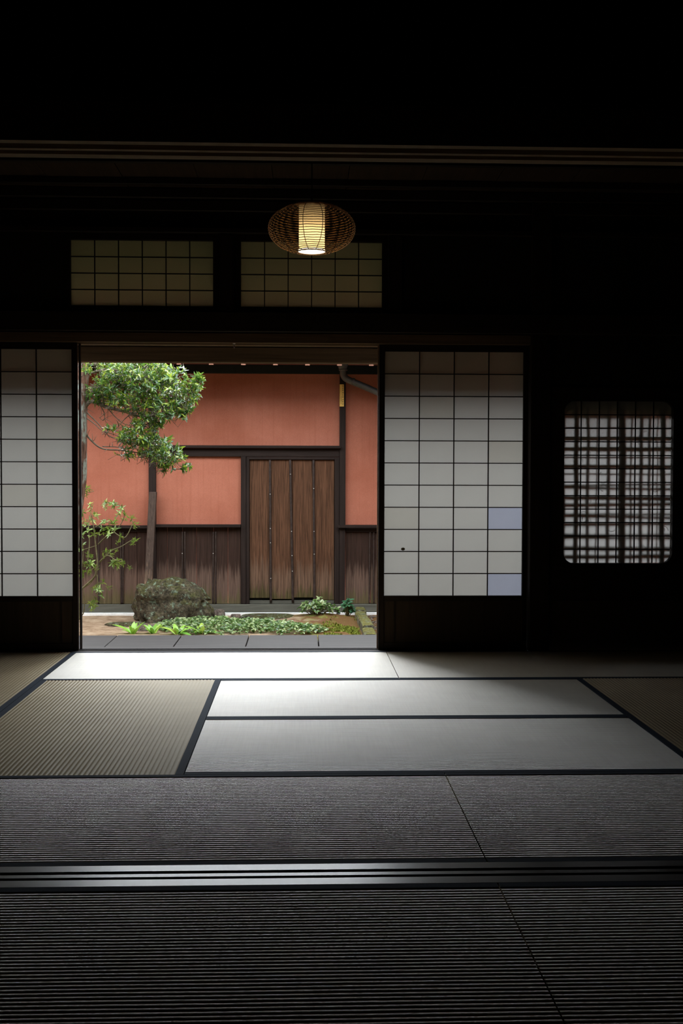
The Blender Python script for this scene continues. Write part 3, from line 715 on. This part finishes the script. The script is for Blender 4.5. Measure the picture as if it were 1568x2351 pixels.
def rock_top(p):                          # steep left face, shoulder falling to the right
    if p.z > 0 and p.x > .12: p.z *= max(.2, 1 - ((p.x - .12) / .34) ** 1.5 * .75)
    if p.z < 0 and p.x > 0: p.x *= 1.08
    if p.z > -.05 and p.x < 0: p.x *= 1 + .22 * min(1, (p.z + .05) / .2)
    return p
stone('mossy_rock', (0.03, 4.86, -.30), (.37, .25, .30), 'rock', 7.7, 'large dark mossy boulder in front of the leaning strut', 'rock', 5, .24, .38, rock_top, rough=.9)
stone('flat_stone', (-.15, 4.20, -.435), (.16, .12, .045), 'stone', 1.1, 'flat pinkish brown stone lying before the boulder', 'stone', 3, .12)
stone('flat_stone', (-.40, 4.50, -.455), (.22, .10, .05), 'rock', 2.7, 'low dark mossy stone at the left of the boulder', 'stone', 3, .2)
stone('field_stone', (.50, 5.08, -.43), (.07, .07, .085), 'stone', 3.3, 'small stone leaning at the right foot of the boulder', 'stone', 3, .2)
stone('stepping_slab', (1.02, 5.06, -.44), (.30, .17, .045), 'rock', 5.3, 'long dark stone step lying below the plank door', 'stone', 3, .06, .4)
box(.64, .74, 4.86, 4.93, -.43, -.375).build('brick', M['stone'], None, 0.006, label='loose tan brick lying left of the dark stone step', cat='brick')
kl = thing('kerb', 'row of mossy kerb stones running towards the wall at the garden right', 'kerb', (2.06, 4.7, -.44))
ys = [3.3, 3.78, 4.28, 4.72, 5.0, 5.29]
for i in range(5):
    xa = 2.02 + .012 * R.uniform(-1, 1); h_ = -.365 + R.uniform(-.015, .02)
    mb = MB(); n = 6
    for k in range(n + 1):
        y = ys[i] + .012 + (ys[i+1] - ys[i] - .02) * k / n; w = .055 + .006 * noise.noise((y * 6, i, 0)); xo = xa + .008 * noise.noise((y * 4, 2, i)); z = h_ + .008 * noise.noise((y * 7, 5, i))
        mb.v += [(xo - w, y, -.5), (xo - w, y, z - .012), (xo - w + .014, y, z), (xo + w - .014, y, z), (xo + w, y, z - .012), (xo + w, y, -.5)]
    mb.f = [(6*k + q, 6*k + 6 + q, 6*k + 7 + q, 6*k + 1 + q) for k in range(n) for q in range(5)] + [(0, 1, 2, 3, 4, 5), tuple(6*n + q for q in (5, 4, 3, 2, 1, 0))]
    part(mb, 'kerb_stone', M['kerb'], kl)
gv = MB(); rg = random.Random(5)
for _ in range(900):
    x, y = rg.uniform(2.11, 2.9), rg.uniform(3.2, 5.25); s = rg.uniform(.008, .02); z = gh(x, y) + s * .3
    gv.add([(x + s, y, z), (x, y + s, z), (x - s, y, z), (x, y - s, z), (x, y, z + s * .7)], [(0, 1, 4), (1, 2, 4), (2, 3, 4), (3, 0, 4)])
gv.build('gravel', M['stone'], None, kind='stuff', label='brown gravel strip at the far right of the kerb', cat='gravel')
ms = MB()
for _ in range(2600):
    x, y = rg.gauss(1.78, .13), rg.gauss(4.05, .28)
    if not 1.6 < x < 1.95: continue
    if noise.noise((x * 4, y * 4, 9)) < -.05: continue
    s = rg.uniform(.006, .016); z = gh(x, y); a = rg.uniform(0, 6)
    ms.add([(x - s * math.cos(a), y - s * math.sin(a), z - .002), (x + s * math.cos(a), y + s * math.sin(a), z - .002), (x + rg.uniform(-s, s), y + rg.uniform(-s, s), z + s * 1.6)], [(0, 1, 2)])
ms.build('moss', M['moss'], None, kind='stuff', label='yellow green moss carpet beside the kerb', cat='moss')

# ------------------------------------------------------------ plants
def leaf_geo(L, W, curl=0.25, fold=0.25, st=4):
    vs = []; fs = []
    for k in range(st + 1):
        t = k / st; w = W * .5 * (math.sin(math.pi * min(1, t * .93 + .07)) ** .8) if 0 < k < st else (W * .06 if k == 0 else .0005)
        z = -curl * L * t * t
        vs += [(t * L, -w, z + w * fold * 2), (t * L, 0, z), (t * L, w, z + w * fold * 2)]
    for k in range(st):
        a = 3 * k; fs += [(a, a + 3, a + 4, a + 1), (a + 1, a + 4, a + 5, a + 2)]
    return vs, fs
def orient(pos, d, up, s=1):
    d = Vector(d).normalized(); y = Vector(up).cross(d)
    if y.length < .05: y = Vector((0, 1, 0)).cross(d)
    y.normalize(); z = d.cross(y)
    return Matrix(((d.x * s, y.x * s, z.x * s, pos[0]), (d.y * s, y.y * s, z.y * s, pos[1]), (d.z * s, y.z * s, z.z * s, pos[2]), (0, 0, 0, 1)))
def place_leaves(root, mats, protos, mat, limit=300):     # mats: list of (matrix, proto index); nearest ones become parts
    mats = sorted(mats, key=lambda q: q[0].translation.y)
    mes = []
    for vs, fs in protos: mes.append(MB().add(vs, fs).mesh('leaf', mat, True))
    T = Matrix.Translation(-wloc(root))
    for m, i in mats[:limit]:
        o = bpy.data.objects.new('leaf', mes[i]); C.objects.link(o); o.parent = root; o.matrix_local = T @ m
    if mats[limit:]:
        mb = MB()
        for m, i in mats[limit:]: mb.add([m @ Vector(v) for v in protos[i][0]], protos[i][1])
        part(mb, 'foliage', mat, root, smooth=True, kind='stuff')
def whorl(rg, tip, d, n, tilt, out, np_, smin, smax):
    d = Vector(d).normalized(); a = d.cross(Vector((.3, .9, .2))).normalized(); b = d.cross(a); ph = rg.uniform(0, 6)
    for k in range(n):
        t = math.radians(rg.uniform(*tilt)); q = ph + k * 2.4
        r = a * math.cos(q) + b * math.sin(q); ld = d * math.cos(t) + r * math.sin(t)
        out.append((orient(Vector(tip) - d * rg.uniform(0, .03), ld, d - .3 * r + Vector((0, -.15, .3)), rg.uniform(smin, smax)), rg.randrange(np_)))

TRUNK = [(-0.518,2.22),(-0.527,1.91),(-0.539,1.716),(-0.548,1.443),(-0.561,1.17),(-0.574,0.995),(-0.59,0.838),(-0.614,0.643),(-0.659,0.271),(-0.692,-0.122),(-0.709,-0.516)]
BRANCHES = [[(-0.559,1.696),(-0.489,1.747),(-0.342,1.693),(-0.187,1.655),(-0.032,1.613),(0.155,1.641)],[(-0.547,1.735),(-0.512,1.786),(-0.465,1.872),(-0.302,1.958),(-0.07,1.983)],[(-0.519,1.813),(-0.481,1.774),(-0.489,1.747)],[(-0.547,1.657),(-0.439,1.553),(-0.343,1.444),(-0.258,1.405)],[(-0.551,1.607),(-0.459,1.541),(-0.382,1.483),(-0.149,1.414),(0.045,1.399)],[(-0.56,1.482),(-0.506,1.405),(-0.402,1.327),(-0.227,1.312),(-0.033,1.281),(0.2,1.231)],[(-0.401,1.346),(-0.285,1.343),(-0.149,1.328),(0.006,1.406)],[(-0.35,1.686),(-0.273,1.6),(-0.187,1.542),(-0.032,1.523)],[(-0.55,1.988),(-0.379,2.027),(-0.147,2.009),(0.163,1.914),(0.396,1.857)],[(-0.549,2.065),(-0.34,2.105),(-0.03,2.088),(0.241,2.031)],[(-0.187,1.655),(0.007,1.757),(0.241,1.778),(0.357,1.74)],[(-0.477,1.813),(-0.399,1.872),(-0.186,1.892),(0.047,1.874),(0.28,1.953)],[(-0.419,1.716),(-0.381,1.639),(-0.389,1.58),(-0.428,1.607)],[(-0.148,1.64),(-0.207,1.581),(-0.265,1.503)]]
LOBES = [(0.474,1.962,0.039,0.055,5),(0.348,1.154,0.055,0.039,4),(-0.438,1.813,0.102,0.102,14),(0.396,1.818,0.079,0.079,10),(-0.149,1.445,0.118,0.079,10),(-0.321,2.028,0.236,0.102,40),(-0.031,2.029,0.276,0.102,52),(0.222,1.953,0.177,0.11,36),(0.428,1.896,0.079,0.087,10),(-0.186,1.873,0.276,0.126,60),(0.124,1.816,0.236,0.134,52),(0.299,1.7,0.11,0.102,18),(-0.148,1.737,0.236,0.087,22),(0.085,1.66,0.217,0.102,34),(0.357,1.65,0.063,0.063,7),(0.007,1.543,0.15,0.071,18),(-0.079,1.445,0.173,0.087,20),(0.084,1.387,0.15,0.079,20),(0.181,1.27,0.15,0.094,26),(-0.033,1.309,0.142,0.071,14),(0.181,1.173,0.087,0.055,8),(-0.312,1.503,0.055,0.031,4),(-0.361,1.833,0.118,0.079,12),(-0.169,1.289,0.055,0.035,3),(-0.274,1.281,0.024,0.02,1),(0.317,1.251,0.035,0.028,2)]
STEMS = [[(-0.707,-0.0),(-0.617,0.078),(-0.552,0.148),(-0.527,0.271),(-0.542,0.436),(-0.558,0.6),(-0.582,0.724)],[(-0.552,0.148),(-0.617,0.065),(-0.687,0.016),(-0.728,-0.025)],[(-0.534,0.436),(-0.452,0.51),(-0.383,0.551),(-0.309,0.621),(-0.268,0.724),(-0.308,0.806),(-0.357,0.839)],[(-0.523,0.263),(-0.412,0.374),(-0.33,0.411),(-0.236,0.469),(-0.207,0.486)],[(-0.709,-0.256),(-0.664,-0.203),(-0.647,-0.079),(-0.654,0.045)],[(-0.69,0.148),(-0.669,0.354),(-0.676,0.518),(-0.651,0.682),(-0.675,0.785)],[(-0.637,0.23),(-0.624,0.436),(-0.639,0.641),(-0.614,0.785)],[(-0.523,0.271),(-0.441,0.333),(-0.359,0.292),(-0.29,0.28)],[(-0.383,0.551),(-0.289,0.498),(-0.227,0.601),(-0.215,0.662)],[(-0.558,0.6),(-0.472,0.642),(-0.411,0.642)],[(-0.544,0.148),(-0.536,0.024),(-0.557,-0.091)],[(-0.706,0.374),(-0.616,0.403),(-0.546,0.428)],[(-0.683,0.937),(-0.621,0.97)],[(-0.687,0.846),(-0.675,0.908),(-0.581,0.937)]]
WHORLS = [(-0.443,0.839),(-0.357,0.814),(-0.288,0.786),(-0.634,0.814),(-0.667,0.744),(-0.533,0.715),(-0.472,0.65),(-0.403,0.642),(-0.227,0.691),(-0.203,0.617),(-0.432,0.592),(-0.358,0.592),(-0.635,0.58),(-0.558,0.539),(-0.676,0.526),(-0.322,0.506),(-0.216,0.477),(-0.473,0.374),(-0.408,0.345),(-0.351,0.284),(-0.29,0.263),(-0.384,0.263),(-0.637,0.333),(-0.661,0.263),(-0.551,0.23),(-0.617,0.181),(-0.499,0.074),(-0.585,0.024),(-0.516,0.016),(-0.557,-0.083),(-0.582,-0.149),(-0.65,0.97),(-0.684,0.641),(-0.607,0.662),(-0.268,0.732),(-0.669,0.436),(-0.596,0.271),(-0.678,0.181)]

def tree():
    rg = random.Random(21); Y = 3.2
    root = thing('garden_tree', 'evergreen tree with lichened trunk at the left edge of the garden opening', 'tree', (TRUNK[-1][0], Y, -.44))
    pts = smoothpath([(x, Y, z) for x, z in TRUNK] , 5); mb = MB(); n = 28; m = len(pts)
    top = pts[0] + Vector((.06, .02, .9)); pts = [top] + pts; m += 1
    r0 = 0.060; vs = []
    for i, p in enumerate(pts):
        r = r0 + .028 * i / m
        for k in range(n):
            a = 2 * math.pi * k / n; e = noise.fractal(Vector((math.cos(a) * 2, math.sin(a) * 2, p.z * 2.2)), 1, 2, 4)
            vs.append((p.x - r0 + (r + .012 * e) * math.cos(a), p.y + (r + .012 * e) * math.sin(a), p.z))
    mb.add(vs, [(i*n + k, (i+1)*n + k, (i+1)*n + (k+1) % n, i*n + (k+1) % n) for i in range(m - 1) for k in range(n)])
    part(mb, 'trunk', M['bark'], root, smooth=True)
    rb = (.020, .014, .010, .006, .005, .009, .005, .005, .012, .010, .008, .009, .005, .005)
    allp = []
    for b, r in zip(BRANCHES, rb):
        dy = rg.uniform(-.12, .05)
        q = smoothpath([(x, Y + dy * k / 4 + (0 if k else 0), z) for k, (x, z) in enumerate(b)], 5); allp += q
        part(MB().tube(q, [r * (1 - .65 * i / len(q)) for i in range(len(q))], 8), 'branch', M['twig'], root, smooth=True)
    mats = []; tw = MB(); protos = [leaf_geo(.050, .017, .25), leaf_geo(.056, .018, .4), leaf_geo(.044, .016, .1, .35)]
    for cx, cz, rx, rz, nn in LOBES:
        for _ in range(int(nn * 1.9)):
            a = rg.uniform(0, 2 * math.pi); q = math.sqrt(rg.random()) * .92
            x, z = cx + rx * q * math.cos(a), cz + rz * q * math.sin(a)
            y = Y - .05 + rg.uniform(-1, 1) * min(.30, rx * 1.3) * math.sqrt(1 - q * q * .8)
            tip = Vector((x, y, z)); d = Vector((.75 + rg.uniform(-.8, .8), rg.uniform(-.9, .5), .45 + rg.uniform(-.9, .7)))
            whorl(rg, tip, d, rg.randint(5, 8), (25, 85), mats, 3, .75, 1.15)
            bs = tip - d.normalized() * rg.uniform(.06, .12); near = min(allp, key=lambda p: (p - bs).length_squared)
            if rg.random() < .6: tw.tube([tip, bs, bs.lerp(near, .5) + Vector((0, 0, .01)), near], [.0014, .002, .003, .0035], 5)
            else: tw.tube([tip, bs], [.0014, .002], 5)
    for _ in range(60):                # bare twiglets in the crown's open left part
        p = rg.choice(allp); d = Vector((rg.uniform(-.3, 1), rg.uniform(-1, .6), rg.uniform(-.8, .9))).normalized(); L = rg.uniform(.05, .14)
        if p.z > 2.2: continue
        tw.tube([p, p + d * L * .5 + Vector((0, 0, rg.uniform(-.02, .02))), p + d * L], [.003, .002, .0012], 5)
    part(tw, 'twigs', M['twig'], root, smooth=True, kind='stuff')
    place_leaves(root, mats, protos, M['leaf'])
tree()
def shrub():
    rg = random.Random(8); Y = 3.7
    root = thing('leafy_shrub', 'light green shrub of thin stems and leaf whorls at the lower left of the opening', 'shrub', (-.86, Y, -.44))
    allp = []
    for i, s in enumerate(STEMS):
        dy = rg.uniform(-.15, .15)
        q = smoothpath([(x, Y + dy * min(1, k / 3), z) for k, (x, z) in enumerate(s)], 5); allp += q
        r = .010 if i == 0 else .0055
        part(MB().tube(q, [r * (1 - .6 * k / len(q)) for k in range(len(q))], 7), 'stem', M['green_twig'], root, smooth=True)
    x, z = STEMS[4][0]
    part(MB().tube(smoothpath([(-.86, Y, -.46), (-.87, Y, -.40), (x, Y, z), (STEMS[0][0][0] - .03, Y + .01, STEMS[0][0][1])], 5), .011, 8), 'stem', M['green_twig'], root, smooth=True)
    mats = []; tw = MB(); protos = [leaf_geo(.048, .0135, .15), leaf_geo(.054, .0145, .35), leaf_geo(.040, .013, -.05, .4)]
    for x, z in WHORLS:
        near = min(allp, key=lambda p: (p.x - x) ** 2 + (p.z - z) ** 2)
        tip = Vector((x, near.y + rg.uniform(-.05, .05), z)); d = (tip - near).normalized() + Vector((rg.uniform(-.3, .3), rg.uniform(-.5, .2), .7))
        tw.tube([near, near.lerp(tip, .6) + Vector((0, 0, -.005)), tip], [.003, .0025, .0018], 5)
        whorl(rg, tip, d, rg.randint(8, 11), (35, 95), mats, 3, .75, 1.2)
        for _ in range(rg.choice((1, 2, 2))): whorl(rg, tip + Vector((rg.uniform(-.055, .055), rg.uniform(-.08, .08), rg.uniform(-.06, .03))), d + Vector((rg.uniform(-.4, .4), 0, 0)), 6, (30, 90), mats, 3, .6, .95)
    part(tw, 'twigs', M['green_twig'], root, smooth=True, kind='stuff')
    place_leaves(root, mats, protos, M['shrub_leaf'])
shrub()
def cover():
    rg = random.Random(13); mb = MB(); protos = [leaf_geo(.040, .022, .2, .2, 3), leaf_geo(.034, .019, .1, .3, 3)]; k = 0
    while k < 3600:
        x, y = rg.uniform(-.08, 1.66), rg.uniform(3.7, 4.95)
        e = ((x - .62) / .72) ** 2 + ((y - (4.32 if x < .6 else 4.18)) / (.52 if x < .6 else .42)) ** 2 + .35 * noise.noise((x * 4, y * 4, 2))
        if x > 1.1: e = ((x - 1.2) / .42) ** 2 + ((y - 4.0) / .28) ** 2 + .35 * noise.noise((x * 4, y * 4, 2))
        if x < .5 and y > 4.56: continue
        if e > 1: continue
        h = .02 + .06 * max(0, 1 - e) ** .5 * (1 + .5 * noise.noise((x * 5, y * 5, 6)))
        z = gh(x, y) + h * rg.uniform(.35, 1.05)
        a = rg.uniform(0, 2 * math.pi); d = Vector((math.cos(a), math.sin(a) - .25, rg.uniform(-.35, .5)))
        m = orient((x, y, z), d, (rg.uniform(-.4, .4), -.35, 1), rg.uniform(.75, 1.25)); vs, fs = protos[rg.randrange(2)]
        mb.add([m @ Vector(v) for v in vs], fs); k += 1
    mb.build('ground_cover', M['cover_leaf'], None, smooth=True, kind='stuff', label='low carpet of pale green variegated leaves at the foot of the boulder', cat='plants')
cover()
def bush(name, label, c, rx, ry, h, nw, mat, L, W, seed, group=None):
    rg = random.Random(seed); root = thing(name, label, 'shrub', (c[0], c[1], gh(c[0], c[1])), group); mats = []; st = MB()
    protos = [leaf_geo(L, W, .2, .2), leaf_geo(L * .85, W * .95, .35, .2)]; z0 = gh(c[0], c[1])
    for k in range(nw):
        a = rg.uniform(0, 6.28); q = math.sqrt(rg.random()); x, y = c[0] + rx * q * math.cos(a), c[1] + ry * q * math.sin(a)
        z = z0 + h * (1 - .45 * q * q) * rg.uniform(.35, 1); tip = Vector((x, y, z))
        st.tube([(c[0] + (x - c[0]) * .35, c[1] + (y - c[1]) * .35, z0 - .01), (c[0] + (x - c[0]) * .8, c[1] + (y - c[1]) * .8, z0 + (z - z0) * .6), tip], [.003, .0025, .0015], 5)
        whorl(rg, tip, (math.cos(a) * q * .6, math.sin(a) * q * .6 - .2, 1), rg.randint(5, 8), (40, 95), mats, 2, .75, 1.15)
    part(st, 'stems', M['green_twig'], root, smooth=True, kind='stuff'); place_leaves(root, mats, protos, M[mat])
bush('low_shrub', 'low rounded shrub of pale green leaves before the wall right of the stone step', (1.545, 4.95), .19, .15, .17, 46, 'cover_leaf', .052, .026, 31)
bush('dark_shrub', 'small upright bluish green plant standing left of the kerb stones', (1.878, 5.02), .055, .055, .21, 17, 'dark_leaf', .058, .032, 32)
bush('seedling', 'tiny light green seedling between the two low shrubs', (1.765, 5.06), .02, .03, .12, 4, 'cover_leaf', .05, .026, 33)
def hosta(x, y, n, label, seed, h=1.0):
    rg = random.Random(seed); root = thing('broad_leaf_plant', label, 'plant', (x, y, gh(x, y)), 'bright broad-leaved plants at the veranda edge')
    protos = [leaf_geo(.15, .055, .35, .15, 6), leaf_geo(.12, .05, .15, .2, 6), leaf_geo(.17, .045, .5, .15, 6)]; mats = []
    for k in range(n):
        a = 2 * math.pi * k / n + rg.uniform(-.3, .3); e = rg.uniform(.45, 1.5)
        mats.append((orient((x + .02 * math.cos(a), y + .02 * math.sin(a), gh(x, y) - .005), (math.cos(a), math.sin(a), e * h), (-math.cos(a) * .5, -math.sin(a) * .5 - .3, 1), rg.uniform(.75, 1.1)), k % 3))
    place_leaves(root, mats, protos, M['hosta_leaf'])
hosta(-.24, 3.9, 10, 'bright green broad-leaved plant before the flat pinkish stone, leftmost of its row', 1, 1.9)
hosta(-.05, 3.93, 9, 'bright green broad-leaved plant just right of the leftmost one, before the flat stone', 2, 1.6)
hosta(.19, 3.86, 9, 'bright green broad-leaved plant among the ground cover, third from the left', 3, 1.0)
hosta(.42, 3.88, 9, 'bright green broad-leaved plant among the ground cover, rightmost of its row', 4, 1.0)
